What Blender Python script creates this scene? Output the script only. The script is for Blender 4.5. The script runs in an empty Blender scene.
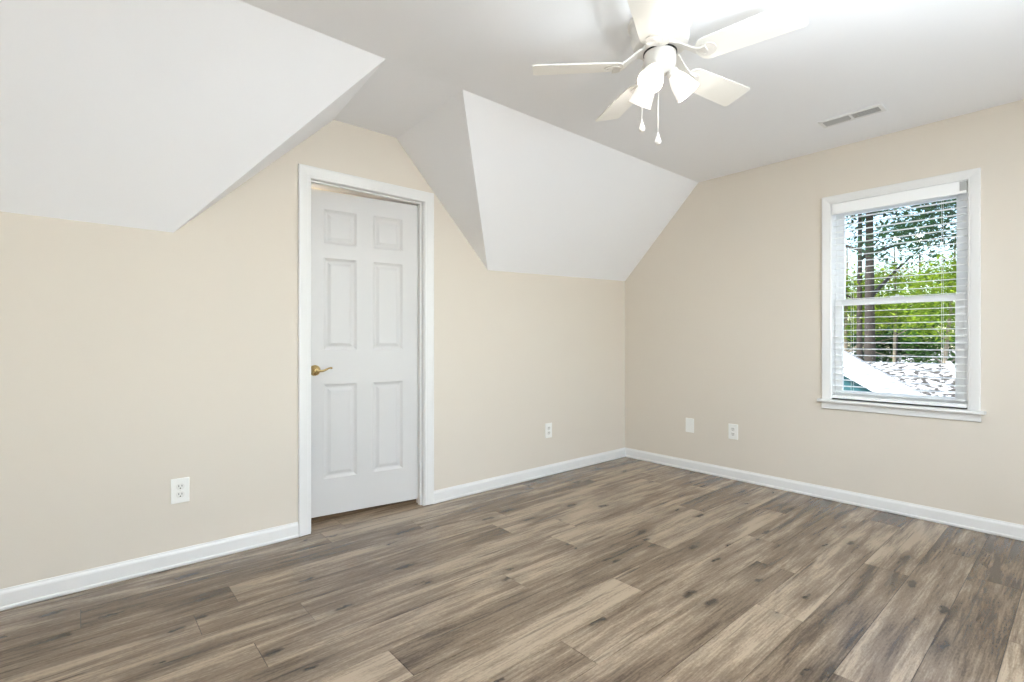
import bpy, bmesh, math, random
from mathutils import Vector, Matrix

random.seed(7)
S = bpy.context.scene
COL = S.collection

# ------------------------------------------------------------------ camera, sky, sun, fill lamp, exposure
cam_d = bpy.data.cameras.new('camera')
cam_d.sensor_width = 36.0
cam_d.lens = 502.0 / 1024.0 * 36.0
cam_d.clip_start = 0.05
cam_d.clip_end = 400
cam = bpy.data.objects.new('camera', cam_d)
cam.location = (0, 0, 1.104)
cam.rotation_euler = (math.radians(90), 0, -math.atan2(433, 502))
COL.objects.link(cam)
S.camera = cam

S.view_settings.view_transform = 'Standard'
S.view_settings.look = 'None'
S.view_settings.gamma = 1.0
S.view_settings.use_curve_mapping = False
S.view_settings.exposure = 0.40
S.cycles.use_denoising = True
S.cycles.max_bounces = 14
S.cycles.diffuse_bounces = 8
S.cycles.transparent_max_bounces = 16

W = bpy.data.worlds.new('sky')
S.world = W
W.use_nodes = True
wn = W.node_tree
wn.nodes.clear()
sky = wn.nodes.new('ShaderNodeTexSky')
sky.sky_type = 'NISHITA'
sky.sun_disc = False
sky.sun_elevation = math.radians(48)
sky.sun_rotation = math.radians(-55)
sky.air_density = 1.2
sky.dust_density = 0.7
wb = wn.nodes.new('ShaderNodeBackground')
wb.inputs['Strength'].default_value = 0.40
wo = wn.nodes.new('ShaderNodeOutputWorld')
wn.links.new(sky.outputs[0], wb.inputs[0])
wn.links.new(wb.outputs[0], wo.inputs[0])

sun_d = bpy.data.lights.new('sun', 'SUN')
sun_d.energy = 6.3
sun_d.angle = math.radians(0.6)
sun_d.color = (1.0, 0.95, 0.86)
sun = bpy.data.objects.new('sun', sun_d)
sun.rotation_euler = Vector((0.62, -0.36, -0.70)).to_track_quat('-Z', 'Y').to_euler()
sun.location = (-5, 6, 12)
COL.objects.link(sun)

# unseen fill lamp added in the rear window opening to brighten the room
fill_d = bpy.data.lights.new('rear_fill', 'AREA')
fill_d.shape = 'RECTANGLE'
fill_d.size = 1.9
fill_d.size_y = 1.3
fill_d.energy = 39.0
fill_d.color = (0.89, 0.955, 1.0)
fill_o = bpy.data.objects.new('rear_fill', fill_d)
fill_o.location = (2.05, -1.36, 1.45)
fill_o.rotation_euler = (math.radians(104), 0, 0)     # shines along +y, tilted a little upwards to brighten the ceiling
COL.objects.link(fill_o)

# the photographer's flash, held behind the camera and bounced off the ceiling
fl_d = bpy.data.lights.new('bounce_flash', 'SPOT')
fl_d.energy = 480.0
fl_d.spot_size = math.radians(118)
fl_d.spot_blend = 0.6
fl_d.shadow_soft_size = 0.12
fl_d.color = (0.82, 0.92, 1.0)
fl_o = bpy.data.objects.new('bounce_flash', fl_d)
fl_o.location = (0.62, -0.70, 1.20)
fl_o.rotation_euler = Vector((0.12, 0.10, 1.0)).to_track_quat('-Z', 'Y').to_euler()
COL.objects.link(fl_o)


# ------------------------------------------------------------------ materials
def srgb(r, g, b):
    f = lambda c: (c / 12.92) if c <= 0.04045 else ((c + 0.055) / 1.055) ** 2.4
    return (f(r / 255), f(g / 255), f(b / 255), 1)


def new_mat(name):
    m = bpy.data.materials.new(name)
    m.use_nodes = True
    return m, m.node_tree, m.node_tree.nodes['Principled BSDF']


def plain(name, col, rough=0.5, metal=0.0, spec=0.5, bump=0.0, bump_scale=80.0, vary=0.0):
    m, t, b = new_mat(name)
    b.inputs['Base Color'].default_value = col
    b.inputs['Roughness'].default_value = rough
    b.inputs['Metallic'].default_value = metal
    b.inputs['Specular IOR Level'].default_value = spec
    tc = t.nodes.new('ShaderNodeTexCoord')
    n = t.nodes.new('ShaderNodeTexNoise')
    n.inputs['Scale'].default_value = bump_scale
    n.inputs['Detail'].default_value = 4
    t.links.new(tc.outputs['Object'], n.inputs['Vector'])
    if bump:
        bp = t.nodes.new('ShaderNodeBump')
        bp.inputs['Strength'].default_value = bump
        bp.inputs['Distance'].default_value = 0.002
        t.links.new(n.outputs['Fac'], bp.inputs['Height'])
        t.links.new(bp.outputs['Normal'], b.inputs['Normal'])
    if vary:
        mx = t.nodes.new('ShaderNodeMix')
        mx.data_type = 'RGBA'
        mx.inputs['A'].default_value = col
        mx.inputs['B'].default_value = tuple(c * (1 - vary) for c in col[:3]) + (1,)
        t.links.new(n.outputs['Fac'], mx.inputs['Factor'])
        t.links.new(mx.outputs['Result'], b.inputs['Base Color'])
    return m


M = {}
M['wall'] = plain('cream_wall_paint', srgb(219, 211, 199), 0.75, spec=0.25, bump=0.06, bump_scale=220)
M['ceil'] = plain('white_ceiling_paint', srgb(244, 245, 248), 0.85, spec=0.2, bump=0.08, bump_scale=160)
M['trim'] = plain('white_gloss_trim', srgb(230, 230, 229), 0.32, spec=0.45)
M['door'] = plain('white_door_paint', srgb(210, 209, 208), 0.38, spec=0.4)
M['brass'] = plain('polished_brass', srgb(222, 196, 140), 0.25, metal=1.0)
M['plate'] = plain('white_plastic_plate', srgb(240, 240, 236), 0.35)
M['slot'] = plain('dark_slot', srgb(50, 47, 44), 0.6)
M['recept'] = plain('receptacle_plastic', srgb(230, 229, 224), 0.3)
M['fan'] = plain('white_fan_enamel', srgb(230, 227, 222), 0.3)
M['blade'] = plain('white_blade_laminate', srgb(242, 240, 234), 0.42)
M['black'] = plain('plain_black', srgb(30, 26, 24), 0.5)
M['vent'] = plain('white_vent_enamel', srgb(232, 232, 232), 0.45)
M['ventgrey'] = plain('grey_louvre_metal', srgb(186, 186, 186), 0.5)
M['duct'] = plain('dark_duct', srgb(78, 78, 80), 0.8)
M['vinyl'] = plain('white_window_vinyl', srgb(244, 245, 246), 0.35)
M['slat'] = plain('white_blind_slat', srgb(246, 247, 247), 0.4)
M['cord'] = plain('white_cord', srgb(236, 236, 234), 0.8)
M['bracket'] = plain('grey_clear_bracket', srgb(176, 176, 174), 0.3)
M['under'] = plain('subfloor_dark', srgb(48, 42, 37), 0.9)
M['bark'] = plain('dark_bark', srgb(66, 58, 52), 0.9, bump=0.6, bump_scale=14, vary=0.5)
M['palebark'] = plain('pale_bark', srgb(150, 138, 120), 0.9, bump=0.5, bump_scale=14, vary=0.5)
M['whiteboard'] = plain('white_painted_fascia', srgb(246, 246, 246), 0.5)
M['teal'] = plain('dark_teal_siding', srgb(40, 92, 98), 0.7)
M['exterior'] = plain('exterior_siding', srgb(190, 186, 178), 0.8)


def glass_mat():
    m = bpy.data.materials.new('window_glass')
    m.use_nodes = True
    t = m.node_tree
    t.nodes.clear()
    o = t.nodes.new('ShaderNodeOutputMaterial')
    mix = t.nodes.new('ShaderNodeMixShader')
    tr = t.nodes.new('ShaderNodeBsdfTransparent')
    tr.inputs[0].default_value = (0.97, 0.985, 0.98, 1)
    gl = t.nodes.new('ShaderNodeBsdfGlossy')
    gl.inputs['Roughness'].default_value = 0.02
    fr = t.nodes.new('ShaderNodeFresnel')
    fr.inputs['IOR'].default_value = 1.3
    t.links.new(fr.outputs[0], mix.inputs[0])
    t.links.new(tr.outputs[0], mix.inputs[1])
    t.links.new(gl.outputs[0], mix.inputs[2])
    t.links.new(mix.outputs[0], o.inputs[0])
    return m


M['glass'] = glass_mat()


def glow_mat(name, col, strength, base=(0.9, 0.88, 0.84, 1)):
    m, t, b = new_mat(name)
    b.inputs['Base Color'].default_value = base
    b.inputs['Roughness'].default_value = 0.3
    b.inputs['Emission Color'].default_value = col
    b.inputs['Emission Strength'].default_value = strength
    return m


M['shade'] = glow_mat('lit_frosted_glass', (1.0, 0.95, 0.88, 1), 0.35)
M['bulb'] = glow_mat('lit_bulb', (1.0, 0.97, 0.93, 1), 10.0)
M['hall_fill'] = glow_mat('hall_fill_glow', (1.0, 0.90, 0.74, 1), 500.0)


def floor_mat():
    m, t, b = new_mat('grey_brown_oak_plank')
    L = t.links.new
    N = t.nodes.new

    def math_(op, a, c=None, clamp=False):
        n = N('ShaderNodeMath')
        n.operation = op
        n.use_clamp = clamp
        for i, v in enumerate((a, c)):
            if v is None:
                continue
            if isinstance(v, (int, float)):
                n.inputs[i].default_value = v
            else:
                L(v, n.inputs[i])
        return n.outputs[0]

    tc = N('ShaderNodeTexCoord')
    at = N('ShaderNodeAttribute')
    at.attribute_name = 'plank'
    sep = N('ShaderNodeSeparateXYZ')
    L(at.outputs['Vector'], sep.inputs[0])
    off = N('ShaderNodeVectorMath')
    off.operation = 'MULTIPLY_ADD'
    L(at.outputs['Vector'], off.inputs[0])
    off.inputs[1].default_value = (37, 53, 0)
    L(tc.outputs['Object'], off.inputs[2])

    def scaled(sx, sy, add=(0, 0, 0)):
        n = N('ShaderNodeVectorMath')
        n.operation = 'MULTIPLY_ADD'
        L(off.outputs[0], n.inputs[0])
        n.inputs[1].default_value = (sx, sy, 1)
        n.inputs[2].default_value = add
        return n.outputs[0]

    def noise(vec, detail=6, rough=0.6, dist=0.0):
        n = N('ShaderNodeTexNoise')
        n.inputs['Scale'].default_value = 1.0
        n.inputs['Detail'].default_value = detail
        n.inputs['Roughness'].default_value = rough
        n.inputs['Distortion'].default_value = dist
        L(vec, n.inputs['Vector'])
        return n.outputs['Fac']

    fine = noise(scaled(7.0, 120.0), 6, 0.7)
    mid = noise(scaled(2.2, 26.0), 5, 0.6, 0.6)
    broad = noise(scaled(0.9, 7.0), 3, 0.5, 0.8)
    speck = noise(scaled(60.0, 160.0), 3, 0.6)
    # tone = weighted mix
    tone = math_('ADD', math_('MULTIPLY', fine, 0.44), math_('MULTIPLY', mid, 0.52))
    tone = math_('ADD', tone, math_('MULTIPLY', broad, 0.70))
    tone = math_('ADD', tone, math_('MULTIPLY', speck, 0.22))
    tone = math_('ADD', tone, math_('MULTIPLY', sep.outputs[0], 0.17))
    ramp = N('ShaderNodeValToRGB')
    cr = ramp.color_ramp
    cr.elements[0].position = 0.70
    cr.elements[0].color = srgb(74, 60, 47)
    cr.elements[1].position = 1.03
    cr.elements[1].color = srgb(166, 148, 127)
    e = cr.elements.new(0.865)
    e.color = srgb(126, 109, 91)
    tone = math_('MULTIPLY', tone, 0.845)
    L(tone, ramp.inputs['Fac'])
    # knots: elongated dark spots, only in some cells
    vo = N('ShaderNodeTexVoronoi')
    vo.voronoi_dimensions = '2D'
    vo.inputs['Scale'].default_value = 1.0
    vo.inputs['Randomness'].default_value = 0.9
    wob = N('ShaderNodeVectorMath')
    wob.operation = 'MULTIPLY_ADD'
    nz = N('ShaderNodeTexNoise')
    nz.inputs['Scale'].default_value = 22
    nz.inputs['Detail'].default_value = 3
    L(off.outputs[0], nz.inputs['Vector'])
    L(nz.outputs['Color'], wob.inputs[0])
    wob.inputs[1].default_value = (0.26, 0.30, 0)
    L(scaled(2.1, 7.2), wob.inputs[2])
    flat = N('ShaderNodeVectorMath')
    flat.operation = 'MULTIPLY'
    L(wob.outputs[0], flat.inputs[0])
    flat.inputs[1].default_value = (1, 1, 0)
    L(flat.outputs[0], vo.inputs['Vector'])
    csep = N('ShaderNodeSeparateColor')
    L(vo.outputs['Color'], csep.inputs[0])
    has = math_('GREATER_THAN', csep.outputs[0], 0.45)
    size = math_('MULTIPLY_ADD', csep.outputs[1], 0.13)
    size.node.inputs[2].default_value = 0.085
    core = N('ShaderNodeMapRange')
    core.interpolation_type = 'SMOOTHSTEP'
    L(vo.outputs['Distance'], core.inputs['Value'])
    core.inputs['From Min'].default_value = 0.02
    L(size, core.inputs['From Max'])
    core.inputs['To Min'].default_value = 1.0
    core.inputs['To Max'].default_value = 0.0
    halo = N('ShaderNodeMapRange')
    halo.interpolation_type = 'SMOOTHSTEP'
    L(vo.outputs['Distance'], halo.inputs['Value'])
    halo.inputs['From Min'].default_value = 0.03
    halo.inputs['From Max'].default_value = 0.42
    halo.inputs['To Min'].default_value = 0.6
    halo.inputs['To Max'].default_value = 0.0
    k = math_('MAXIMUM', math_('MULTIPLY', core.outputs[0], 0.9), math_('MULTIPLY', halo.outputs[0], mid))
    k = math_('MULTIPLY', k, has)
    # thin dark mineral streaks along the grain
    stk = N('ShaderNodeMapRange')
    stk.interpolation_type = 'SMOOTHSTEP'
    L(noise(scaled(1.5, 34.0, (7, 3, 0)), 4, 0.55, 0.5), stk.inputs['Value'])
    stk.inputs['From Min'].default_value = 0.58
    stk.inputs['From Max'].default_value = 0.74
    stk.inputs['To Max'].default_value = 0.75
    k = math_('MAXIMUM', k, stk.outputs[0])
    mx = N('ShaderNodeMix')
    mx.data_type = 'RGBA'
    L(k, mx.inputs['Factor'])
    L(ramp.outputs['Color'], mx.inputs['A'])
    mx.inputs['B'].default_value = srgb(34, 26, 20)
    L(mx.outputs['Result'], b.inputs['Base Color'])
    b.inputs['Roughness'].default_value = 0.34
    b.inputs['Specular IOR Level'].default_value = 0.6
    rr = N('ShaderNodeMapRange')
    L(fine, rr.inputs['Value'])
    rr.inputs['To Min'].default_value = 0.17
    rr.inputs['To Max'].default_value = 0.30
    L(rr.outputs[0], b.inputs['Roughness'])
    bp = N('ShaderNodeBump')
    bp.inputs['Strength'].default_value = 0.08
    bp.inputs['Distance'].default_value = 0.002
    L(fine, bp.inputs['Height'])
    L(bp.outputs[0], b.inputs['Normal'])
    return m


M['floor'] = floor_mat()


def leaf_mat(name, dark, light):
    m = bpy.data.materials.new(name)
    m.use_nodes = True
    t = m.node_tree
    t.nodes.clear()
    L = t.links.new
    o = t.nodes.new('ShaderNodeOutputMaterial')
    at = t.nodes.new('ShaderNodeAttribute')
    at.attribute_name = 'leaf'
    mx = t.nodes.new('ShaderNodeMix')
    mx.data_type = 'RGBA'
    mx.inputs['A'].default_value = dark
    mx.inputs['B'].default_value = light
    L(at.outputs['Fac'], mx.inputs['Factor'])
    d = t.nodes.new('ShaderNodeBsdfDiffuse')
    tl = t.nodes.new('ShaderNodeBsdfTranslucent')
    gl = t.nodes.new('ShaderNodeBsdfGlossy')
    gl.inputs['Roughness'].default_value = 0.35
    a = t.nodes.new('ShaderNodeMixShader')
    a.inputs[0].default_value = 0.4
    c = t.nodes.new('ShaderNodeMixShader')
    c.inputs[0].default_value = 0.05
    L(mx.outputs['Result'], d.inputs[0])
    L(mx.outputs['Result'], tl.inputs[0])
    L(d.outputs[0], a.inputs[1])
    L(tl.outputs[0], a.inputs[2])
    L(a.outputs[0], c.inputs[1])
    L(gl.outputs[0], c.inputs[2])
    L(c.outputs[0], o.inputs[0])
    return m


M['leaf_dark'] = leaf_mat('dark_green_leaf', srgb(16, 46, 26), srgb(58, 100, 50))
M['leaf_mid'] = leaf_mat('mid_green_leaf', srgb(28, 68, 30), srgb(88, 134, 54))
M['leaf_lime'] = leaf_mat('yellow_green_leaf', srgb(74, 116, 26), srgb(176, 196, 56))
M['leaf_rust'] = leaf_mat('rust_leaf', srgb(150, 110, 60), srgb(214, 170, 110))


def blotch_mat(name, scale, lo, hi, dark, light):
    m, t, b = new_mat(name)
    tc = t.nodes.new('ShaderNodeTexCoord')
    n = t.nodes.new('ShaderNodeTexNoise')
    n.inputs['Scale'].default_value = scale
    n.inputs['Detail'].default_value = 7
    r = t.nodes.new('ShaderNodeValToRGB')
    r.color_ramp.elements[0].position = lo
    r.color_ramp.elements[0].color = dark
    r.color_ramp.elements[1].position = hi
    r.color_ramp.elements[1].color = light
    t.links.new(tc.outputs['Object'], n.inputs['Vector'])
    t.links.new(n.outputs['Fac'], r.inputs['Fac'])
    t.links.new(r.outputs[0], b.inputs['Base Color'])
    b.inputs['Roughness'].default_value = 0.95
    return m


M['ground'] = blotch_mat('mottled_pale_gravel', 0.9, 0.42, 0.56, srgb(120, 110, 98), srgb(232, 226, 222))  # noise mixes pale gravel with darker patches
M['paleroof'] = blotch_mat('pale_roof_with_painted_dapple', 6.5, 0.46, 0.54, srgb(74, 68, 62), srgb(218, 214, 212))  # dark blotches painted in as the dapple of tree shade


# ------------------------------------------------------------------ helpers
class MB:
    """collects shapes into one bmesh"""

    def __init__(self):
        self.bm = bmesh.new()

    def box(self, x0, x1, y0, y1, z0, z1):
        v = [self.bm.verts.new((x, y, z)) for x in (x0, x1) for y in (y0, y1) for z in (z0, z1)]
        for f in ((0, 1, 3, 2), (4, 6, 7, 5), (0, 4, 5, 1), (2, 3, 7, 6), (0, 2, 6, 4), (1, 5, 7, 3)):
            self.bm.faces.new([v[i] for i in f])
        return v

    def poly(self, verts, faces):
        v = [self.bm.verts.new(p) for p in verts]
        for f in faces:
            self.bm.faces.new([v[i] for i in f])

    def grid(self, rings, close=True, cap=True):
        """rings: list of equal-length vertex loops"""
        R = [[self.bm.verts.new(p) for p in r] for r in rings]
        n = len(R[0])
        for a, b in zip(R, R[1:]):
            for i in range(n if close else n - 1):
                j = (i + 1) % n
                self.bm.faces.new((a[i], a[j], b[j], b[i]))
        if cap:
            for r in (R[0], R[-1]):
                if len(set((round(v.co.x, 6), round(v.co.y, 6), round(v.co.z, 6)) for v in r)) > 2:
                    self.bm.faces.new(r)

    def lathe(self, prof, mat=None, seg=40, cap=True):
        """prof: (radius, z) pairs about the local z axis"""
        mat = mat or Matrix.Identity(4)
        self.grid([[mat @ Vector((max(r, 1e-5) * math.cos(2 * math.pi * i / seg), max(r, 1e-5) * math.sin(2 * math.pi * i / seg), z))
                    for i in range(seg)] for r, z in prof], True, cap)

    def tube(self, path, rad, seg=10, flat=1.0):
        path = [Vector(p) for p in path]
        rings = []
        for i, p in enumerate(path):
            t = (path[min(i + 1, len(path) - 1)] - path[max(i - 1, 0)]).normalized()
            up = Vector((0, 0, 1)) if abs(t.z) < 0.95 else Vector((1, 0, 0))
            a = t.cross(up).normalized()
            b = a.cross(t).normalized()
            r = rad[i] if isinstance(rad, (list, tuple)) else rad
            rings.append([p + (a * math.cos(2 * math.pi * k / seg) + b * math.sin(2 * math.pi * k / seg) * flat) * r for k in range(seg)])
        self.grid(rings)

    def sweep(self, path, normal, prof):
        """mitred moulding: path of points in a wall plane, prof = (offset to the left of the path, height off the wall)"""
        path = [Vector(p) for p in path]
        n = Vector(normal)
        rings = []
        for i, p in enumerate(path):
            dirs = []
            if i > 0:
                dirs.append((p - path[i - 1]).normalized())
            if i < len(path) - 1:
                dirs.append((path[i + 1] - p).normalized())
            offs = [n.cross(d) for d in dirs]
            o = sum(offs, Vector())
            o = o.normalized()
            o = o / o.dot(offs[0])
            rings.append([p + o * a + n * h for a, h in prof])
        self.grid(rings)

    def build(self, name, mat, parent=None, smooth=False, bevel=0.0, seg=2, kind=None):
        bmesh.ops.recalc_face_normals(self.bm, faces=self.bm.faces[:])
        me = bpy.data.meshes.new(name)
        self.bm.to_mesh(me)
        self.bm.free()
        me.materials.append(mat)
        o = bpy.data.objects.new(name, me)
        COL.objects.link(o)
        if parent:
            o.parent = parent
        if smooth:
            for p in me.polygons:
                p.use_smooth = True
            me.set_sharp_from_angle(angle=math.radians(38))
        if bevel:
            b = o.modifiers.new('bevel', 'BEVEL')
            b.width = bevel
            b.segments = seg
            b.limit_method = 'ANGLE'
        if kind:
            o['kind'] = kind
        return o


def tag(o, label, cat, group=None):
    o['label'] = label
    o['category'] = cat
    if group:
        o['group'] = group
    return o


def empty(name, loc, rz=0.0):
    e = bpy.data.objects.new(name, None)
    e.empty_display_size = 0.1
    e.location = loc
    e.rotation_euler = (0, 0, rz)
    COL.objects.link(e)
    return e


def copy_tree(o, parent=None):
    c = o.copy()
    COL.objects.link(c)
    if parent:
        c.parent = parent
    for ch in list(o.children):
        copy_tree(ch, c)
    return c


# ------------------------------------------------------------------ room shell
XL, XR = -0.95, 3.955          # left wall, window wall
YF, YB = -1.25, 2.930          # wall behind the camera, door wall
ZC = 2.44
T = 0.12
DX0, DX1, DZ = 1.000, 1.752, 2.038     # rough door opening
WY0, WY1, WZ0, WZ1 = 0.482, 1.192, 0.700, 2.052   # window opening

# floor: one mesh of staggered oak planks running along x
fl = MB()
fl.box(XL - T, XR + T, YF - T, YB + 1.5, -0.06, -0.0025)
base_floor = fl
planks = MB()
PW, PL = 0.18, 1.535
joints = {0.387: 1.9, 0.567: 2.955, 0.747: 0.62, 0.927: 2.577, 1.107: 1.343, 1.287: 0.35, 1.467: 0.837, 1.647: 1.52, 1.827: 0.485,
          2.007: 0.706, 2.187: 0.35, 2.367: 0.51, 2.547: 0.005, 2.727: 1.05, 2.907: 1.20}
tone_set = {(0.387, 2): 0.15, (0.567, 1): 0.9, (0.567, 2): 0.1, (0.927, 1): 0.72, (0.927, 2): 0.3, (1.107, 2): 0.65, (1.107, 3): 0.25,
            (1.467, 1): 0.95, (1.467, 2): 0.25, (1.647, 1): 0.75, (1.647, 2): 0.7, (2.007, 1): 0.4, (2.187, 1): 0.1}
vals = []
g = 0.0012
k0 = int(math.floor((YF - 0.387) / PW)) - 1
for k in range(k0, int((YB + 1.5 - 0.387) / PW) + 1):
    y0 = 0.387 + k * PW
    key = round(y0, 3)
    j = joints.get(key, random.uniform(0, PL))
    x = j - PL * math.ceil((j - (XL - T)) / PL)
    i = 0
    while x < XR + T:
        xa, xb = max(x, XL - T), min(x + PL, XR + T)
        ya, yb = max(y0, YF - T), min(y0 + PW, YB + 1.5)
        if xb - xa > 0.01 and yb - ya > 0.01:
            t_ = tone_set.get((key, i), random.random())
            va = [(xa + g, ya + g), (xb - g, ya + g), (xb - g, yb - g), (xa + g, yb - g)]
            planks.poly([(p[0], p[1], 0) for p in va] + [(p[0], p[1], -0.0025) for p in va],
                        [(0, 1, 2, 3), (0, 4, 5, 1), (1, 5, 6, 2), (2, 6, 7, 3), (3, 7, 4, 0)])
            vals += [(t_, random.random(), random.random())] * 5
        x += PL
        i += 1
o = planks.build('floor', M['floor'], kind='structure')
at = o.data.attributes.new('plank', 'FLOAT_VECTOR', 'FACE')
at.data.foreach_set('vector', [c for v in vals for c in v])
sub = base_floor.build('floor_base', M['under'], kind='structure')

# walls
w = MB()                                                    # door wall
TD = 0.099
w.box(XL - T, DX0, YB, YB + TD, 0, ZC)
w.box(DX1, XR + T, YB, YB + TD, 0, ZC)
w.box(DX0, DX1, YB, YB + TD, DZ, ZC)
w.build('wall_back', M['wall'], kind='structure')
w = MB()                                                    # window wall
w.box(XR, XR + T, YF - T, WY0, 0, ZC)
w.box(XR, XR + T, WY1, YB, 0, ZC)
w.box(XR, XR + T, WY0, WY1, 0, WZ0 - 0.02)
w.box(XR, XR + T, WY0, WY1, WZ1, ZC)
w.build('wall_right', M['wall'], kind='structure')
w = MB()
w.box(XL - T, XL, YF - T, YB, 0, ZC)
w.build('wall_left', M['wall'], kind='structure')
FX0, FX1, FZ0, FZ1 = 1.1, 3.0, 0.8, 2.1                     # opening of the added, unseen rear window
w = MB()
w.box(XL, FX0, YF - T, YF, 0, ZC)
w.box(FX1, XR, YF - T, YF, 0, ZC)
w.box(FX0, FX1, YF - T, YF, 0, FZ0)
w.box(FX0, FX1, YF - T, YF, FZ1, ZC)
w.build('wall_front', M['wall'], kind='structure')

# ceiling: flat, easing down a little in the bay above the door
YS = 2.19
c = MB()
x0, x1 = XL - T, XR + T
c.poly([(x0, YF - T, ZC), (x1, YF - T, ZC), (x1, YS, ZC), (x0, YS, ZC), (x0, YB + T, 2.405), (x1, YB + T, 2.405),
        (x0, YF - T, 2.6), (x1, YF - T, 2.6), (x0, YB + T, 2.6), (x1, YB + T, 2.6)],
       [(0, 3, 2, 1), (3, 4, 5, 2), (6, 7, 9, 8), (0, 1, 7, 6), (4, 8, 9, 5), (0, 6, 8, 4, 3), (1, 2, 5, 9, 7)])
c.build('ceiling', M['ceil'], kind='structure')

# sloped ceilings under the roof on either side of the door bay
A = (0.348, YB, 1.632); B = (1.100, YS, ZC); C_ = (1.135, YB, 2.407)
s = MB()
s.poly([A, B, C_, (x0, YB, 1.64), (x0, YS, ZC), (x0, YB, 2.407)],
       [(3, 4, 1, 0), (0, 1, 2), (3, 0, 2, 5), (4, 5, 2, 1), (3, 5, 4)])
s.build('ceiling_slope_left', M['ceil'], kind='structure')
A2 = (2.292, YB, 1.628); B2 = (1.542, YS, ZC); C2 = (1.548, YB, 2.407)
s = MB()
s.poly([A2, B2, C2, (XR, YB, 1.676), (XR, YS - 0.012, ZC), (XR, YB, 2.407)],
       [(0, 1, 4, 3), (0, 2, 1), (0, 3, 5, 2), (1, 2, 5, 4), (3, 4, 5)])
s.build('ceiling_slope_right', M['ceil'], kind='structure')

# hallway beyond the door
h = MB()
HY = YB + 1.5
h.box(0.0, 3.0, HY, HY + T, 0, 2.56)
h.box(-0.1, 0.0, YB + TD, HY + T, 0, 2.56)
h.box(3.0, 3.1, YB + TD, HY + T, 0, 2.56)
h.build('wall_hall', M['wall'], kind='structure')
h = MB()
h.box(-0.1, 3.1, YB + TD, HY + T, 2.44, 2.6)
h.build('ceiling_hall', M['ceil'], kind='structure')


# ------------------------------------------------------------------ baseboards
BP = [(0, 0), (0, 0.011), (0.004, 0.0145), (0.014, 0.0145), (0.018, 0.011), (0.066, 0.011), (0.072, 0.0095), (0.080, 0.005), (0.086, 0.004), (0.086, 0)]


def baseboard(name, p0, p1, n):
    m = MB()
    d = (Vector(p1) - Vector(p0)).normalized()
    nn = Vector(n)
    prof = BP
    rings = []
    for p in (p0, p1):
        rings.append([Vector(p) + nn * hgt + Vector((0, 0, 1)) * up for up, hgt in prof])
    m.grid(rings)
    return m.build(name, M['trim'], kind='structure')


CX0, CX1 = 0.934, 1.818        # outer edges of door casing
baseboard('baseboard_back', (XL, YB, 0), (CX0, YB, 0), (0, -1, 0))
baseboard('baseboard_back_right', (CX1, YB, 0), (XR, YB, 0), (0, -1, 0))
baseboard('baseboard_right', (XR, YF, 0), (XR, YB, 0), (-1, 0, 0))
baseboard('baseboard_left', (XL, YF, 0), (XL, YB, 0), (1, 0, 0))
baseboard('baseboard_front', (XL, YF, 0), (XR, YF, 0), (0, 1, 0))

# ------------------------------------------------------------------ door, jamb, casing
CP = [(0, 0), (0, 0.009), (0.004, 0.011), (0.012, 0.0115), (0.018, 0.0135), (0.040, 0.016), (0.054, 0.018), (0.062, 0.018), (0.066, 0.015), (0.066, 0)]
m = MB()
m.sweep([(DX0, YB, 0.005), (DX0, YB, DZ - 0.003), (DX1, YB, DZ - 0.003), (DX1, YB, 0.005)], (0, -1, 0), [(-a if False else a, hh) for a, hh in CP])
trim1 = m.build('trim_1', M['trim'], kind='structure')

JX0, JX1, JZ = DX0 + 0.006, DX1 - 0.006, DZ - 0.004
m = MB()                                                    # jamb with its stop moulding
YJ0, YJ1 = YB - 0.001, YB + TD
m.box(DX0, JX0, YJ0, YJ1, 0, DZ)
m.box(JX1, DX1, YJ0, YJ1, 0, DZ)
m.box(JX0, JX1, YJ0, YJ1, JZ, DZ)
st0, st1 = YB + 0.026, YB + 0.058
m.box(JX0, JX0 + 0.011, st0, st1, 0, JZ)
m.box(JX1 - 0.011, JX1, st0, st1, 0, JZ)
m.box(JX0 + 0.011, JX1 - 0.011, st0, st1, JZ - 0.009, JZ)
m.build('trim_2', M['trim'], kind='structure', bevel=0.0015)

# the six-panel leaf, local frame: u = distance from latch edge (x), y = 0 front face, hinge at x = DW
DW, DH, DT = 0.722, 1.982, 0.035
door = MB()
us = [0.0, 0.108, 0.308, 0.412, 0.612, DW]
zs = [0.0, 0.222, 0.800, 1.010, 1.575, 1.662, 1.872, DH]
PAN = {(1, 1), (3, 1), (1, 3), (3, 3), (1, 5), (3, 5)}
for i in range(5):
    for j in range(7):
        a0, a1, b0, b1 = us[i], us[i + 1], zs[j], zs[j + 1]
        for side in (0, 1):
            yf = 0.0 if side == 0 else DT
            sg = 1 if side == 0 else -1
            if (i, j) in PAN:
                prev = None
                for ins, dep in ((0, 0), (0.006, 0.004), (0.016, 0.009), (0.024, 0.009), (0.040, 0.003), (0.044, 0.002)):
                    ring = [door.bm.verts.new((a, yf + sg * dep, b)) for a, b in
                            ((a0 + ins, b0 + ins), (a1 - ins, b0 + ins), (a1 - ins, b1 - ins), (a0 + ins, b1 - ins))]
                    if prev:
                        for q in range(4):
                            door.bm.faces.new((prev[q], prev[(q + 1) % 4], ring[(q + 1) % 4], ring[q]))
                    prev = ring
                door.bm.faces.new(prev)
            else:
                door.bm.faces.new([door.bm.verts.new((a, yf, b)) for a, b in ((a0, b0), (a1, b0), (a1, b1), (a0, b1))])
for (a, b) in ((0.0, 0.0), (DW, DW)):
    for j in range(7):
        door.bm.faces.new([door.bm.verts.new(p) for p in ((a, 0, zs[j]), (a, DT, zs[j]), (a, DT, zs[j + 1]), (a, 0, zs[j + 1]))])
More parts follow.
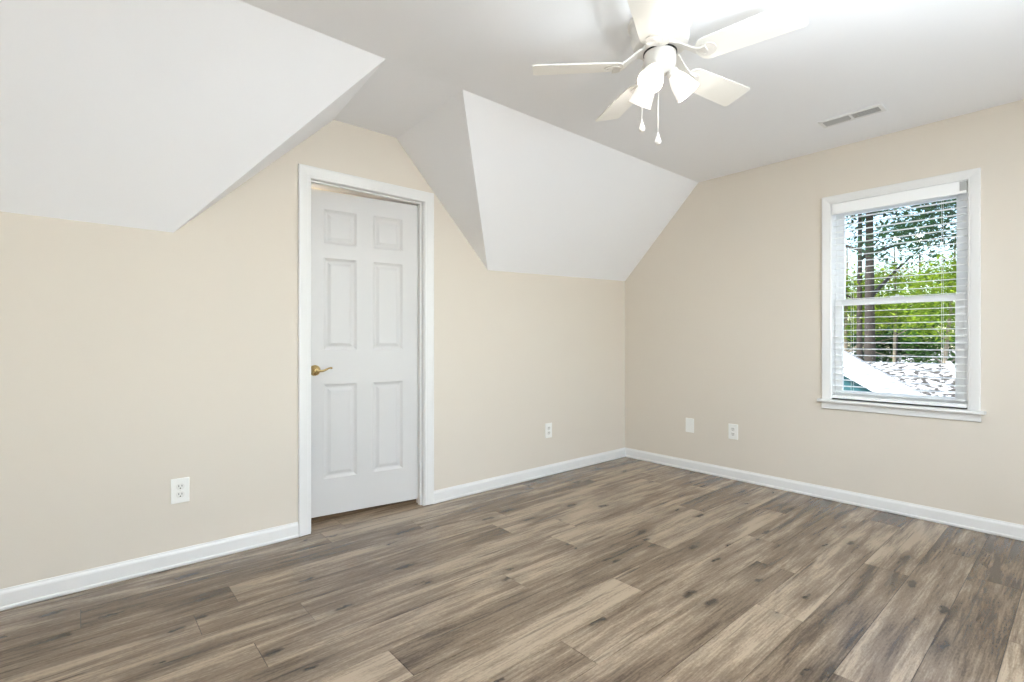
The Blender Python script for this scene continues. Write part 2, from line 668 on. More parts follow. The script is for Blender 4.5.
for b in (0.0, DH):
    for i in range(5):
        door.bm.faces.new([door.bm.verts.new(p) for p in ((us[i], 0, b), (us[i], DT, b), (us[i + 1], DT, b), (us[i + 1], 0, b))])
bmesh.ops.remove_doubles(door.bm, verts=door.bm.verts[:], dist=1e-5)
leaf = door.build('door_1', M['door'], kind='structure')
ang = math.radians(-7.4)
hinge = Vector((JX1 - 0.002, YB + 0.060 + DT, 0.038))
rot = Matrix.Rotation(ang, 4, 'Z')
leaf.matrix_world = Matrix.Translation(hinge) @ rot @ Matrix.Translation((-DW, -DT, 0))
leaf['label'] = 'white six-panel door standing slightly ajar'

hd = MB()                                                   # brass lever set on the front face
ry = Matrix.Rotation(math.radians(90), 4, 'X')              # local z -> -y
HX, HZ = 0.056, 0.888
hd.lathe([(0.0, 0), (0.033, 0.0), (0.033, 0.003), (0.030, 0.008), (0.020, 0.012), (0.013, 0.016), (0.0115, 0.035), (0.013, 0.042), (0.012, 0.050), (0.0, 0.052)],
         Matrix.Translation((HX, 0, HZ)) @ ry, 32)
handle = hd.build('door_handle', M['brass'], leaf, smooth=True)
lv = MB()
pts = []
rad = []
for k in range(15):
    s_ = k / 14
    pts.append((HX - 0.004 + 0.094 * s_, -0.046 - 0.006 * math.sin(s_ * 3.14), HZ + 0.014 * math.sin(s_ * 5.4) * (0.4 + s_) * -0.6 + 0.004))
    rad.append(0.0105 - 0.0045 * s_ + (0.002 if k >= 13 else 0))
lv.tube(pts, rad, 12, 0.75)
lv.build('lever', M['brass'], handle, smooth=True)
lt = MB()
lt.box(-0.0012, 0.0, 0.005, 0.030, HZ - 0.028, HZ + 0.028)
lt.box(-0.009, -0.0012, 0.011, 0.024, HZ - 0.009, HZ + 0.009)
lt.build('latch', M['brass'], handle)


# ------------------------------------------------------------------ window
wx = XR
m = MB()                                                    # casing, three sides
m.sweep([(wx, WY1, WZ0), (wx, WY1, WZ1), (wx, WY0, WZ1), (wx, WY0, WZ0)], (-1, 0, 0), [(a * 0.82, hh) for a, hh in CP])
m.build('trim_3', M['trim'], kind='structure')
m = MB()                                                    # stool and apron
m.box(wx - 0.042, wx + 0.05, WY0 - 0.078, WY1 + 0.078, WZ0 - 0.020, WZ0)
st = m.build('trim_4', M['trim'], kind='structure', bevel=0.006, seg=3)
m = MB()
m.box(wx - 0.014, wx, WY0 - 0.056, WY1 + 0.056, WZ0 - 0.066, WZ0 - 0.020)
m.build('trim_5', M['trim'], kind='structure', bevel=0.003)

m = MB()                                                    # window box: lining and outer frame
XO = XR + 0.14
m.box(wx - 0.001, XO, WY0 - 0.004, WY0 + 0.004, WZ0, WZ1)
m.box(wx + 0.050, XO, WY0 + 0.004, WY0 + 0.022, WZ0 + 0.012, WZ1 - 0.004)
m.box(wx - 0.001, XO, WY1 - 0.004, WY1 + 0.004, WZ0, WZ1)
m.box(wx - 0.001, XO, WY0 + 0.004, WY1 - 0.004, WZ1 - 0.004, WZ1 + 0.004)
m.box(wx + 0.05, XO, WY0 + 0.004, WY1 - 0.004, WZ0 - 0.01, WZ0 + 0.012)
for a, b in ((wx + 0.087, wx + 0.095),):     # sash tracks
    m.box(a, b, WY0 + 0.004, WY0 + 0.030, WZ0 + 0.012, WZ1 - 0.004)
    m.box(a, b, WY1 - 0.014, WY1 - 0.004, WZ0 + 0.012, WZ1 - 0.004)
win = m.build('window_1', M['vinyl'], kind='structure')


def sash(x_a, x_b, z0, z1, bot, top, lock=False):
    f = MB()
    ya, yb = WY0 + 0.022, WY1 - 0.008
    sw = 0.044
    f.box(x_a, x_b, ya, ya + sw, z0, z1)
    f.box(x_a, x_b, yb - sw, yb, z0, z1)
    f.box(x_a, x_b, ya + sw, yb - sw, z0, z0 + bot)
    f.box(x_a, x_b, ya + sw, yb - sw, z1 - top, z1)
    so = f.build('sash', M['vinyl'], win, bevel=0.003)
    p = MB()
    xm = (x_a + x_b) / 2
    p.box(xm - 0.002, xm + 0.002, ya + sw - 0.004, yb - sw + 0.004, z0 + bot - 0.004, z1 - top + 0.004)
    p.build('pane', M['glass'], so)
    if lock:
        l = MB()
        l.box(x_a + 0.004, x_b - 0.004, 0.80, 0.87, z1, z1 + 0.010)
        l.lathe([(0.0, 0.010), (0.010, 0.010), (0.010, 0.018), (0, 0.018)], Matrix.Translation((xm, 0.835, z1)), 16)
        l.build('sash_lock', M['vinyl'], so)
    return so


sash(wx + 0.054, wx + 0.086, WZ0 + 0.012, 1.388, 0.050, 0.036, lock=True)
sash(wx + 0.096, wx + 0.128, 1.352, WZ1 - 0.004, 0.036, 0.068)

# unseen window added behind the camera to hold the fill lamp
m = MB()
fy0, fy1 = YF - T, YF + 0.012
for a, b in ((FX0 - 0.06, FX0 + 0.03), (FX1 - 0.03, FX1 + 0.06)):
    m.box(a, b, YF, fy1, FZ0 - 0.06, FZ1 + 0.06)
m.box(FX0 + 0.03, FX1 - 0.03, YF, fy1, FZ1 - 0.03, FZ1 + 0.06)
m.box(FX0 + 0.03, FX1 - 0.03, YF, fy1, FZ0 - 0.06, FZ0 + 0.03)
m.box((FX0 + FX1) / 2 - 0.03, (FX0 + FX1) / 2 + 0.03, fy0 + 0.02, fy1, FZ0 + 0.03, FZ1 - 0.03)
w2 = m.build('added_rear_window', M['vinyl'], kind='structure')
for a, b in ((FX0, (FX0 + FX1) / 2 - 0.03), ((FX0 + FX1) / 2 + 0.03, FX1)):
    m = MB()
    m.box(a, b, YF - 0.030, YF - 0.026, FZ0, FZ1)
    m.build('pane', M['glass'], w2)

# ------------------------------------------------------------------ venetian blind, hung inside the casing
bl = empty('window_blind', (XR + 0.022, (WY0 + WY1) / 2, WZ0))
tag(bl, 'white horizontal-slat blind lowered with slats open over the window', 'blind')
bw = (WY1 - WY0) / 2 - 0.007
BH = WZ1 - WZ0
m = MB()
m.box(-0.026, 0.026, -bw, bw, BH - 0.062, BH - 0.010)
m.build('headrail', M['slat'], bl, bevel=0.003)
m = MB()
m.box(-0.036, -0.028, -bw, bw, BH - 0.078, BH - 0.006)
m.build('valance', M['slat'], bl, bevel=0.003)
m = MB()
m.box(-0.038, -0.012, -bw - 0.002, -bw + 0.030, BH - 0.062, BH - 0.008)
m.box(-0.0395, -0.038, -bw + 0.006, -bw + 0.024, BH - 0.052, BH - 0.022)
m.build('bracket', M['bracket'], bl, bevel=0.002)
m = MB()
pitch = 0.0425
nsl = int((BH - 0.085 - 0.05) / pitch)
for k in range(nsl + 1):
    z = 0.052 + k * pitch
    tilt = math.radians(3.0)
    dz = math.sin(tilt) * 0.024
    prof = [(-0.024, z - dz), (-0.012, z - dz * 0.5 + 0.0012), (0, z + 0.0016), (0.012, z + dz * 0.5 + 0.0012), (0.024, z + dz)]
    loop = [(a, b - 0.0013) for a, b in prof] + [(a, b + 0.0013) for a, b in reversed(prof)]
    m.grid([[(a, yy, b) for a, b in loop] for yy in (-bw + 0.004, bw - 0.004)])
m.build('slats', M['slat'], bl)
m = MB()
m.box(-0.026, 0.026, -bw, bw, 0.009, 0.030)
br = m.build('bottom_rail', M['slat'], bl, bevel=0.004)
m = MB()
m.box(-0.027, 0.024, -bw - 0.001, bw + 0.001, 0.003, 0.0085)
m.build('shadow_gap_strip', M['black'], br)  # black strip standing in for the shadow gap under the rail
for yy in (-0.235, 0.235):
    m = MB()
    for xx in (-0.0255, 0.0255):
        m.tube([(xx, yy, 0.03), (xx, yy, BH - 0.06)], 0.0009, 6)
    m.build('ladder_cord', M['cord'], bl)


# ------------------------------------------------------------------ wall plates
def wall_plate(root, duplex):
    """local frame: plate faces -y, centred on the origin"""
    p = MB()
    p.box(-0.0385, 0.0385, -0.0055, 0.0, -0.0605, 0.0605)
    p.build('plate', M['plate'], root, bevel=0.003, seg=3)
    if duplex:
        for zc in (0.0195, -0.0195):
            r = MB()
            loop = []
            for k in range(24):
                a = 2 * math.pi * k / 24
                loop.append((0.0175 * math.cos(a), max(-0.0145, min(0.0145, 0.0175 * math.sin(a)))))
            r.grid([[(a, yy, zc + b) for a, b in loop] for yy in (-0.0055, -0.0075)])
            ro = r.build('receptacle', M['recept'], root)
            s = MB()
            s.box(-0.0078, -0.0052, -0.0079, -0.0074, zc - 0.0005, zc + 0.0085)
            s.box(0.0052, 0.0078, -0.0079, -0.0074, zc - 0.0005, zc + 0.0085)
            s.lathe([(0, 0), (0.0030, 0), (0.0030, 0.0005), (0, 0.0005)], Matrix.Translation((0, -0.0074, zc - 0.0075)) @ ry, 12)
            s.build('slot', M['slot'], ro)
        sc = MB()
        sc.lathe([(0, 0), (0.003, 0), (0.0025, 0.001), (0, 0.0012)], Matrix.Translation((0, -0.0055, 0)) @ ry, 14)
        sc.build('screw', M['recept'], root, smooth=True)
    else:
        for zc in (0.0415, -0.0415):
            sc = MB()
            sc.lathe([(0, 0), (0.003, 0), (0.0025, 0.001), (0, 0.0012)], Matrix.Translation((0, -0.0055, zc)) @ ry, 14)
            sc.build('screw', M['recept'], root, smooth=True)


GO = 'duplex outlets low on the walls'
o1 = empty('wall_outlet', (0.376, YB, 0.371))
wall_plate(o1, True)
tag(o1, 'white duplex outlet on the cream wall left of the door', 'outlet', GO)
o2 = copy_tree(o1)
o2.location = (2.922, YB, 0.369)
tag(o2, 'white duplex outlet on the cream wall between the door and the corner', 'outlet', GO)
o3 = copy_tree(o1)
o3.location = (XR, 1.880, 0.381)
o3.rotation_euler = (0, 0, -math.pi / 2)
tag(o3, 'white duplex outlet on the window wall, beside a blank plate', 'outlet', GO)
o4 = empty('blank_wall_plate', (XR, 2.256, 0.384), -math.pi / 2)
wall_plate(o4, False)
tag(o4, 'blank white cover plate on the window wall near the corner', 'wall plate')

# ------------------------------------------------------------------ ceiling register
vr = empty('ceiling_vent', (3.468, 0.940, ZC))
tag(vr, 'white rectangular louvred air vent in the ceiling near the window wall', 'vent')
VX, VY = 0.058, 0.160
m = MB()
for a0, a1, b0, b1 in ((-VX, -VX + 0.018, -VY, VY), (VX - 0.018, VX, -VY, VY), (-VX + 0.018, VX - 0.018, -VY, -VY + 0.020), (-VX + 0.018, VX - 0.018, VY - 0.020, VY),
                       (-VX + 0.018, VX - 0.018, -0.006, 0.006)):
    m.box(a0, a1, b0, b1, -0.009, 0.0)
m.build('vent_frame', M['vent'], vr, bevel=0.002)
m = MB()
m.box(-VX + 0.012, VX - 0.012, -VY + 0.012, VY - 0.012, -0.0012, 0.0)
m.build('duct_opening', M['duct'], vr)
m = MB()
for q in range(4):                                          # blades along the vent, near half
    xx = -0.030 + q * 0.019
    m.poly([(xx + 0.004, -VY + 0.020, -0.009), (xx + 0.003, -VY + 0.020, -0.009), (xx + 0.0005, -VY + 0.020, -0.005), (xx - 0.0005, -VY + 0.020, -0.005),
            (xx + 0.004, -0.006, -0.009), (xx + 0.003, -0.006, -0.009), (xx + 0.0005, -0.006, -0.005), (xx - 0.0005, -0.006, -0.005)],
           [(0, 1, 2, 3), (4, 7, 6, 5), (0, 4, 5, 1), (1, 5, 6, 2), (2, 6, 7, 3), (3, 7, 4, 0)])
m.build('louvres', M['ventgrey'], vr)
m = MB()
for q in range(12):                                         # cross blades, far half
    yy = 0.016 + q * 0.0108
    m.poly([(-VX + 0.018, yy + 0.0055, -0.009), (-VX + 0.018, yy + 0.0045, -0.009), (-VX + 0.018, yy - 0.0055, -0.001), (-VX + 0.018, yy - 0.0045, -0.001),
            (VX - 0.018, yy + 0.0055, -0.009), (VX - 0.018, yy + 0.0045, -0.009), (VX - 0.018, yy - 0.0055, -0.001), (VX - 0.018, yy - 0.0045, -0.001)],
           [(0, 1, 2, 3), (4, 7, 6, 5), (0, 4, 5, 1), (1, 5, 6, 2), (2, 6, 7, 3), (3, 7, 4, 0)])
m.build('cross_louvres', M['ventgrey'], vr)

# ------------------------------------------------------------------ ceiling fan (local z = 0 at the ceiling)
fan = empty('ceiling_fan', (1.840, 1.185, ZC))
tag(fan, 'white five-blade flush-mount ceiling fan with three lit bell-glass shades', 'ceiling fan')
m = MB()
m.lathe([(0.0, 0.0), (0.126, 0.0), (0.130, -0.006), (0.130, -0.022), (0.121, -0.030), (0.118, -0.040), (0.117, -0.085), (0.108, -0.108), (0.088, -0.118), (0.0, -0.119)], seg=56)
m.build('motor_housing', M['fan'], fan, smooth=True)
m = MB()
m.lathe([(0.0, -0.119), (0.082, -0.119), (0.084, -0.124), (0.082, -0.131), (0.0, -0.132)], seg=48)
m.build('hub', M['fan'], fan, smooth=True)
m = MB()
m.lathe([(0.0, -0.132), (0.068, -0.132), (0.068, -0.138), (0.0, -0.138)], seg=48)
m.build('dark_ring', M['black'], fan, smooth=True)
m = MB()
m.lathe([(0.0, -0.138), (0.065, -0.138), (0.065, -0.176), (0.060, -0.196), (0.046, -0.210), (0.020, -0.217), (0.012, -0.226), (0.0, -0.228)], seg=48)
m.build('switch_housing', M['fan'], fan, smooth=True)

BLZ = -0.183


def blade_outline():
    pts_ = []
    r0, r1, w0, w1 = 0.150, 0.533, 0.058, 0.069
    n = 10
    for k in range(n + 1):                                   # rounded root
        a = math.pi / 2 + math.pi * k / n
        pts_.append((r0 + 0.042 + 0.042 * math.cos(a), w0 * math.sin(a)))
    rc = 0.016
    for sgn in (-1, 1):
        cxx, cyy = r1 - rc, sgn * (w1 - rc)
        rng = range(5) if sgn < 0 else range(5)
        for k in rng:
            a = (-math.pi / 2 + math.pi / 2 * k / 4) if sgn < 0 else (math.pi / 2 * k / 4)
            pts_.append((cxx + rc * math.cos(a), cyy + rc * math.sin(a)))
    return pts_


PITCH = math.radians(-13)
outl = blade_outline()
pm = Matrix.Translation((0, 0, BLZ)) @ Matrix.Rotation(PITCH, 4, 'X')
m = MB()
m.grid([[pm @ Vector((a, b, zz)) for a, b in outl] for zz in (-0.003, 0.003)])
blade = m.build('blade', M['blade'], fan, bevel=0.0012)
m = MB()                                                    # bracket: arm from the hub down to a round plate under the blade
pl_ = []
for k in range(28):
    a = 2 * math.pi * k / 28
    pl_.append((0.196 + 0.034 * math.cos(a), 0.034 * math.sin(a)))
m.grid([[pm @ Vector((a, b, zz)) for a, b in pl_] for zz in (-0.008, -0.003)])
secs = [(0.070, -0.128, 0.034), (0.092, -0.135, 0.029), (0.120, -0.155, 0.026), (0.145, BLZ + 0.008, 0.028), (0.165, BLZ - 0.004, 0.028), (0.180, BLZ - 0.0065, 0.030), (0.196, BLZ - 0.0065, 0.032)]
rings = []
for r_, z_, hw in secs:
    rings.append([(r_, -hw, z_ - 0.004), (r_, hw, z_ - 0.004), (r_, hw, z_ + 0.005), (r_, -hw, z_ + 0.005)])
m.grid(rings)
for a, b in ((0.182, 0.018), (0.182, -0.018), (0.214, 0.0)):
    q = pm @ Matrix.Translation((a, b, -0.008)) @ Matrix.Rotation(math.pi, 4, 'X')
    m.lathe([(0, 0), (0.005, 0), (0.004, 0.002), (0, 0.0026)], q, 12)
m.build('blade_bracket', M['fan'], blade, bevel=0.001)
PHI = math.radians(135.07)
blade.rotation_euler = (0, 0, PHI)
for k in range(1, 5):
    b2 = copy_tree(blade, fan)
    b2.rotation_euler = (0, 0, PHI - k * math.radians(72))

# three shades; the fan was fitted with the first turned towards the camera
Fd = math.atan2(0.757, 0.653)                                # heading of the view


def shade_at(az):
    dirv = Vector((math.cos(az), math.sin(az), 0))
    tiltd = math.radians(52)
    axis = (dirv * math.cos(tiltd) + Vector((0, 0, -1)) * math.sin(tiltd)).normalized()
    base = dirv * 0.046 + Vector((0, 0, -0.208))
    q = Matrix.Translation(base) @ axis.to_track_quat('Z', 'Y').to_matrix().to_4x4()
    sk = MB()
    sk.lathe([(0.0, -0.016), (0.018, -0.016), (0.020, 0.0), (0.0255, 0.004), (0.0255, 0.024), (0.022, 0.026), (0.0, 0.026)], q, 28)
    so = sk.build('lamp_socket', M['fan'], fan, smooth=True)
    sh = MB()
    outer = [(0.0235, 0.016), (0.027, 0.024), (0.034, 0.040), (0.041, 0.062), (0.0455, 0.086), (0.049, 0.106), (0.0515, 0.118)]
    inner = [(r - 0.003, z) for r, z in reversed(outer)]
    seg = 36
    rings_ = []
    for r, z in outer + inner:
        rings_.append([q @ Vector((r * math.cos(2 * math.pi * k / seg), r * math.sin(2 * math.pi * k / seg), z)) for k in range(seg)])
    sh.grid(rings_, True, False)
    sd = sh.build('lamp_shade', M['shade'], fan, smooth=True)
    bu = MB()
    bu.lathe([(0.0, 0.024), (0.012, 0.026), (0.014, 0.040), (0.022, 0.056), (0.026, 0.070), (0.023, 0.084), (0.013, 0.094), (0.0, 0.097)], q, 24)
    bu.build('bulb', M['bulb'], sd, smooth=True)
    pd = bpy.data.lights.new('bulb_light', 'POINT')
    pd.energy = 1.4
    pd.shadow_soft_size = 0.03
    pd.color = (1.0, 0.95, 0.88)
    po = bpy.data.objects.new('bulb_light', pd)
    po.location = q @ Vector((0, 0, 0.128))
    po.parent = fan
    COL.objects.link(po)


for rel in (235, -1, 120):                                   # degrees from the view's right
    shade_at(math.radians(rel) + Fd - math.pi / 2)

rt = Vector((0.757, -0.653, 0))
fw = Vector((0.653, 0.757, 0))
for lat, fwd, zt, zb in ((-0.070, 0.022, -0.186, -0.405), (-0.016, -0.026, -0.206, -0.478)):
    p0 = rt * lat + fw * fwd
    m = MB()
    m.tube([p0 + Vector((0, 0, zt)), p0 + Vector((0, 0, zb))], 0.0011, 8)
    ch = m.build('pull_chain', M['fan'], fan)
    m = MB()
    m.lathe([(0.0, 0.004), (0.003, 0.0), (0.005, -0.010), (0.0115, -0.028), (0.0130, -0.037), (0.008, -0.046), (0.0, -0.048)],
            Matrix.Translation(p0 + Vector((0, 0, zb))), 18)
    m.build('chain_pull', M['fan'], ch, smooth=True)

# unseen hall lamp, added to light the gap above the door
hl = empty('added_hall_uplight', (1.05, YB + 0.95, ZC))
tag(hl, 'unseen bowl uplight added in the hallway to light the gap above the door', 'lamp')
m = MB()
m.lathe([(0.0, 0.0), (0.130, 0.0), (0.130, -0.018), (0.016, -0.024), (0.014, -0.120), (0.0, -0.120)], seg=32)
m.build('added_uplight_base', M['fan'], hl, smooth=True)
m = MB()
m.lathe([(0.0, -0.250), (0.06, -0.242), (0.105, -0.215), (0.128, -0.170), (0.125, -0.170), (0.102, -0.212), (0.06, -0.236), (0.0, -0.244)], seg=32)
m.build('added_uplight_bowl', M['fan'], hl, smooth=True)  # bowl keeps the added light off the hall floor
m = MB()
m.lathe([(0.0, -0.120), (0.018, -0.130), (0.034, -0.165), (0.026, -0.200), (0.0, -0.215)], seg=24)
m.build('added_uplight_bulb', M['hall_fill'], hl, smooth=True)


# ------------------------------------------------------------------ outdoors
GZ = -2.60
UP = 2.15                                                  # ground lies a storey below the window
m = MB()
n = 24
for i in range(n):
    for j in range(n):
        xa, xb = 4.4 + i * 80 / n, 4.4 + (i + 1) * 80 / n
        ya, yb = -30 + j * 80 / n, -30 + (j + 1) * 80 / n
        zf = lambda x, y: GZ + 0.12 * math.sin(x * 0.35 + y * 0.2) * min(1, (x - 4.4) / 12) + max(0, x - 34) * 0.05
        m.poly([(xa, ya, zf(xa, ya)), (xb, ya, zf(xb, ya)), (xb, yb, zf(xb, yb)), (xa, yb, zf(xa, yb))], [(0, 1, 2, 3)])
bmesh.ops.remove_doubles(m.bm, verts=m.bm.verts[:], dist=1e-4)
gr = m.build('ground', M['ground'], kind='structure')
gr['label'] = 'mottled pale gravel ground outside'


def ray_at(px, py, dist):
    """a point out of doors: the bearing of a spot seen through the window, `dist` metres along the view"""
    d = Vector((0.653, 0.757, 0)) + Vector((0.757, -0.653, 0)) * ((px - 512) / 502) + Vector((0, 0, 1)) * ((341 - py) / 502)
    return Vector((0, 0, 1.104)) + d * dist


def tree(name, base, height, lean, trunk_r, bark, crowns, leafmat, nleaf, leaf_size, label, group, branches=6):
    rnd = random.Random(hash(label) % 1000 if False else sum(map(ord, label)))
    root = empty(name, base)
    height += UP
    crowns = [(a, b, c_ + UP, d, e, f) for a, b, c_, d, e, f in crowns]
    tag(root, label, 'tree', group)
    t = MB()
    path, rad_ = [], []
    for k in range(9):
        s_ = k / 8
        path.append((lean[0] * s_ + 0.12 * math.sin(s_ * 5 + base[1]), lean[1] * s_ + 0.10 * math.sin(s_ * 4 + 1), height * s_ - 0.15))
        rad_.append(trunk_r * (1.25 if k == 0 else 1 - 0.72 * s_))
    t.tube(path, rad_, 10)
    for k in range(branches):
        i = rnd.randint(3, 7)
        p = Vector(path[i])
        a = rnd.uniform(0, 6.28)
        ln = height * rnd.uniform(0.14, 0.26)
        q = p + Vector((math.cos(a) * ln, math.sin(a) * ln, ln * rnd.uniform(0.1, 0.7)))
        t.tube([p, (p + q) / 2 + Vector((0, 0, 0.1)), q], [rad_[i] * 0.5, rad_[i] * 0.3, rad_[i] * 0.1], 6)
    t.build('trunk', bark, root, smooth=True)
    verts, faces, att = [], [], []
    for (cx, cy, cz, rx, rz_, share) in crowns:
        ncl = max(4, int(nleaf * share / 26))
        for c_ in range(ncl):
            while True:
                u = Vector((rnd.uniform(-1, 1), rnd.uniform(-1, 1), rnd.uniform(-1, 1)))
                if 0.15 < u.length < 1:
                    break
            cc = Vector((cx + u.x * rx, cy + u.y * rx, cz + u.z * rz_))
            tone = rnd.random()
            for l in range(26):
                p = cc + Vector((rnd.gauss(0, 1), rnd.gauss(0, 1), rnd.gauss(0, 0.6))) * leaf_size * 2.0
                a = Vector((rnd.uniform(-1, 1), rnd.uniform(-1, 1), rnd.uniform(-0.5, 0.3))).normalized()
                b = a.cross(Vector((rnd.uniform(-.4, .4), rnd.uniform(-.4, .4), 1))).normalized()
                sz = leaf_size * rnd.uniform(0.6, 1.2)
                nrm = a.cross(b)
                i0 = len(verts)
                verts += [p - a * sz, p + b * sz * 0.42 + nrm * sz * .12, p + a * sz, p - b * sz * 0.42 + nrm * sz * .12]
                faces += [(i0, i0 + 1, i0 + 2), (i0, i0 + 2, i0 + 3)]
                v_ = min(1, max(0, 0.6 * tone + 0.4 * rnd.random()))
                att += [v_, v_]
    me = bpy.data.meshes.new('foliage')
    me.from_pydata([tuple(v) for v in verts], [], faces)
    aa = me.attributes.new('leaf', 'FLOAT', 'FACE')
    aa.data.foreach_set('value', att)
    me.materials.append(leafmat)
    fo = bpy.data.objects.new('foliage', me)
    COL.objects.link(fo)
    fo.parent = root
    return root


def gbase(px, dist):
    p = ray_at(px, 341, dist)
    return (p.x, p.y, GZ)


GT = 'trees seen through the window'
# depth is measured along the view; the window shows a narrow wedge
tree('tall_tree', gbase(874, 21), 13, (0.3, 0.4), 0.24, M['bark'],
     [(0.2, 0.2, 7.6, 2.6, 1.9, .5), (0.4, -2.0, 6.6, 2.4, 1.5, .3), (0.3, 0.4, 11, 2.6, 2.0, .2)], M['leaf_dark'], 3600, 0.15,
     'tall dark-trunked tree rising the full height of the window', GT, 9)
tree('slim_tree', gbase(862, 23), 13, (0.2, 0.2), 0.15, M['bark'],
     [(0.3, 0.9, 8.2, 2.0, 2.2, .6), (0.1, 0.3, 11, 2.0, 1.6, .4)], M['leaf_dark'], 1300, 0.14,
     'slim dark tree just left of the tall trunk against the sky', GT, 8)
tree('yellow_green_tree', gbase(944, 19), 5.6, (0.1, -0.2), 0.10, M['palebark'],
     [(0, 0, 3.0, 1.5, 1.5, .7), (0.2, -0.4, 4.1, 1.1, 0.8, .3)], M['leaf_lime'], 4200, 0.12,
     'bright yellow-green bushy tree at the right side of the window', GT)
tree('young_tree', gbase(897, 23), 6.0, (0.1, 0.2), 0.09, M['palebark'],
     [(0, 0, 3.6, 1.8, 1.5, 1.0)], M['leaf_lime'], 4200, 0.12,
     'small yellow-green tree right of the dark trunk in the middle of the window', GT)
tree('leafy_tree', gbase(849, 25), 6.5, (0, 0.2), 0.12, M['palebark'],
     [(0, -0.3, 3.3, 1.9, 1.7, 1.0)], M['leaf_lime'], 4200, 0.13,
     'yellow-green leafy tree at the left edge of the window, behind the slim trunk', GT)
tree('background_tree', gbase(918, 31), 7.0, (0, 0), 0.16, M['bark'],
     [(0, 0, 2.3, 3.4, 2.4, 1.0)], M['leaf_mid'], 7000, 0.2,
     'broad dark-green tree behind the yellow-green tree, right half of the window', GT)
tree('background_tree', gbase(868, 33), 7.0, (0, 0), 0.16, M['bark'],
     [(0, 0, 2.3, 3.2, 2.4, 1.0)], M['leaf_dark'], 7000, 0.2,
     'broad dark-green tree far behind the tall trunk, left half of the window', GT)
tree('overhanging_tree', gbase(992, 11), 8.0, (0.2, 0.6), 0.17, M['bark'],
     [(0.2, 0.9, 4.45, 1.0, 0.7, .5), (0.3, 1.7, 3.95, 1.1, 0.55, .35), (0, 0, 6.4, 1.6, 1.2, .15)], M['leaf_dark'], 2300, 0.085,
     'dark leafy branches overhanging the upper right of the window', GT)
tree('bare_tree', gbase(898, 26), 5.5, (0.1, 0.1), 0.05, M['bark'],
     [(0, 0, 4.9, 0.7, 0.6, 1.0)], M['leaf_rust'], 300, 0.12,
     'thin dark sapling with a few tan leaves beside the yellow-green tree', GT, 4)

# neighbouring outbuilding: gable end with a wide white rake board over teal siding, low at the left of the window
VH = math.atan2(0.284, 1.0)                                  # the building stands square to this bearing
p = ray_at(842, 341, 10)
ob = empty('outbuilding', (p.x, p.y, GZ), VH)
tag(ob, 'white-edged gable roof over dark teal siding, low at the left of the window', 'building')
ridge, eave, slope = 1.0, -1.35, 0.64                        # local y of ridge and eave; y = 0 is the bearing above
zt = 0.90 - GZ                                               # top of the rake where y = 0
zr, ze = zt + slope * ridge, zt + slope * eave
far = 2 * ridge - eave
L_ = 3.0
m = MB()
i0, i1 = eave + 0.25, far - 0.25
zi = ze + slope * 0.25 - 0.07
m.poly([(0.12, i0, 0), (0.12, i1, 0), (0.12, i1, zi), (0.12, ridge, zr - 0.07), (0.12, i0, zi),
        (L_, i0, 0), (L_, i1, 0), (L_, i1, zi), (L_, ridge, zr - 0.07), (L_, i0, zi)],
       [(0, 4, 3, 2, 1), (5, 6, 7, 8, 9), (0, 5, 9, 4), (1, 2, 7, 6), (4, 9, 8, 3), (3, 8, 7, 2), (0, 1, 6, 5)])
m.build('siding', M['teal'], ob)
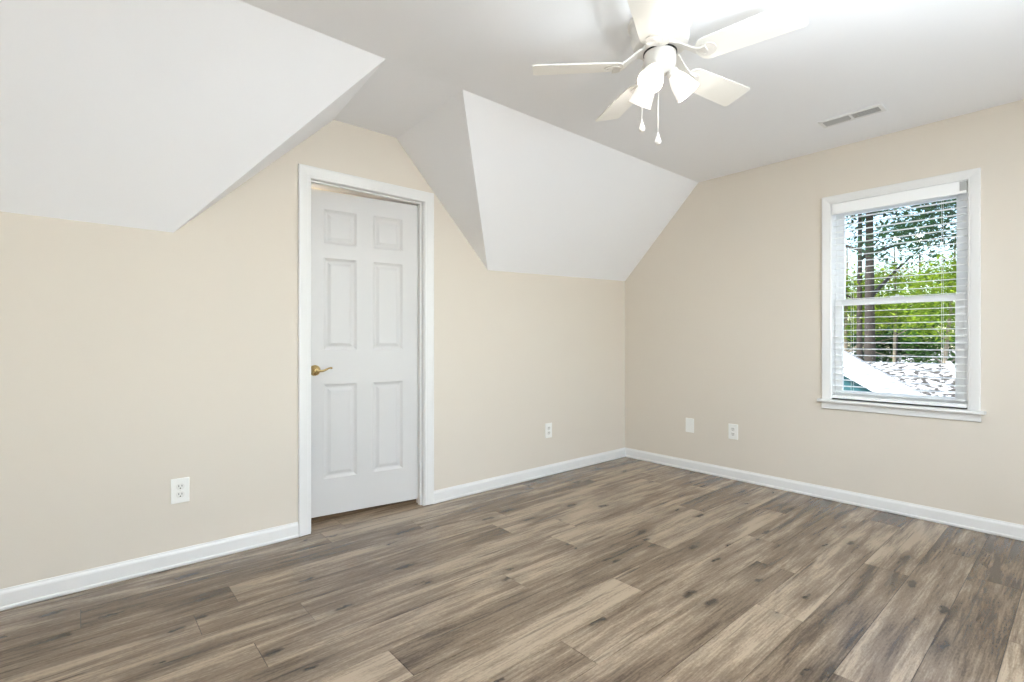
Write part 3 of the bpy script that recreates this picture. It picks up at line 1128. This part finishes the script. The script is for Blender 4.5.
for nm, mt, xa, xb, up, dn in (('roof', M['paleroof'], 0.03, L_ + 0.2, 0.0, -0.06), ('rake_board', M['whiteboard'], -0.02, 0.03, 0.01, -0.46)):
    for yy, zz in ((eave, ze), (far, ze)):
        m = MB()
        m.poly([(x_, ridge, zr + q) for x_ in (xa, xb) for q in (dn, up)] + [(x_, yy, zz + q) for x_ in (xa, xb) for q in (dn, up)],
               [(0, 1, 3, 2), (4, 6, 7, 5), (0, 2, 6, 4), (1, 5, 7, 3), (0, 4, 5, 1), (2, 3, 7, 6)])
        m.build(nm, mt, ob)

# pale roof farther off that slopes towards the house, with a white rake down its right end
p = ray_at(905, 341, 14)
sh = empty('shed', (p.x, p.y, GZ), math.atan2(p.y, p.x))
tag(sh, 'pale roof with painted tree-shade dapples, sloping towards the window at its lower right', 'building')
yl, yr = 2.2, -1.0                                          # local y of its left and right ends (ridge), left is +y
ze_, zr_ = -0.36 - GZ, 0.44 - GZ
m = MB()
m.box(-0.8, 3.6, yr + 0.1, yl - 0.1, 0, ze_ + 0.02)
m.build('shed_wall', M['exterior'], sh)
m = MB()
m.poly([(-1.1, yl, ze_ - 0.05), (1.8, yl, zr_), (4.6, yl, ze_ - 0.05), (-1.1, yl, ze_ - 0.12), (1.8, yl, zr_ - 0.07), (4.6, yl, ze_ - 0.12),
        (-1.1, yr - 0.30, ze_ - 0.05), (1.8, yr, zr_), (4.6, yr - 0.30, ze_ - 0.05), (-1.1, yr - 0.30, ze_ - 0.12), (1.8, yr, zr_ - 0.07), (4.6, yr - 0.30, ze_ - 0.12)],
       [(0, 1, 7, 6), (1, 2, 8, 7), (3, 9, 10, 4), (4, 10, 11, 5), (0, 3, 4, 1), (1, 4, 5, 2), (6, 7, 10, 9), (7, 8, 11, 10), (0, 6, 9, 3), (2, 5, 11, 8)])
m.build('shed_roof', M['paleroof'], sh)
m = MB()
m.poly([(-1.14, yr - 0.25, ze_ + 0.02), (1.8, yr + 0.05, zr_ + 0.07), (1.8, yr - 0.06, zr_ + 0.07), (-1.14, yr - 0.37, ze_ + 0.02),
        (-1.14, yr - 0.25, ze_ - 0.18), (1.8, yr + 0.05, zr_ - 0.13), (1.8, yr - 0.06, zr_ - 0.13), (-1.14, yr - 0.37, ze_ - 0.18)],
       [(0, 1, 2, 3), (4, 7, 6, 5), (0, 4, 5, 1), (1, 5, 6, 2), (2, 6, 7, 3), (3, 7, 4, 0)])
m.build('shed_rake', M['whiteboard'], sh)
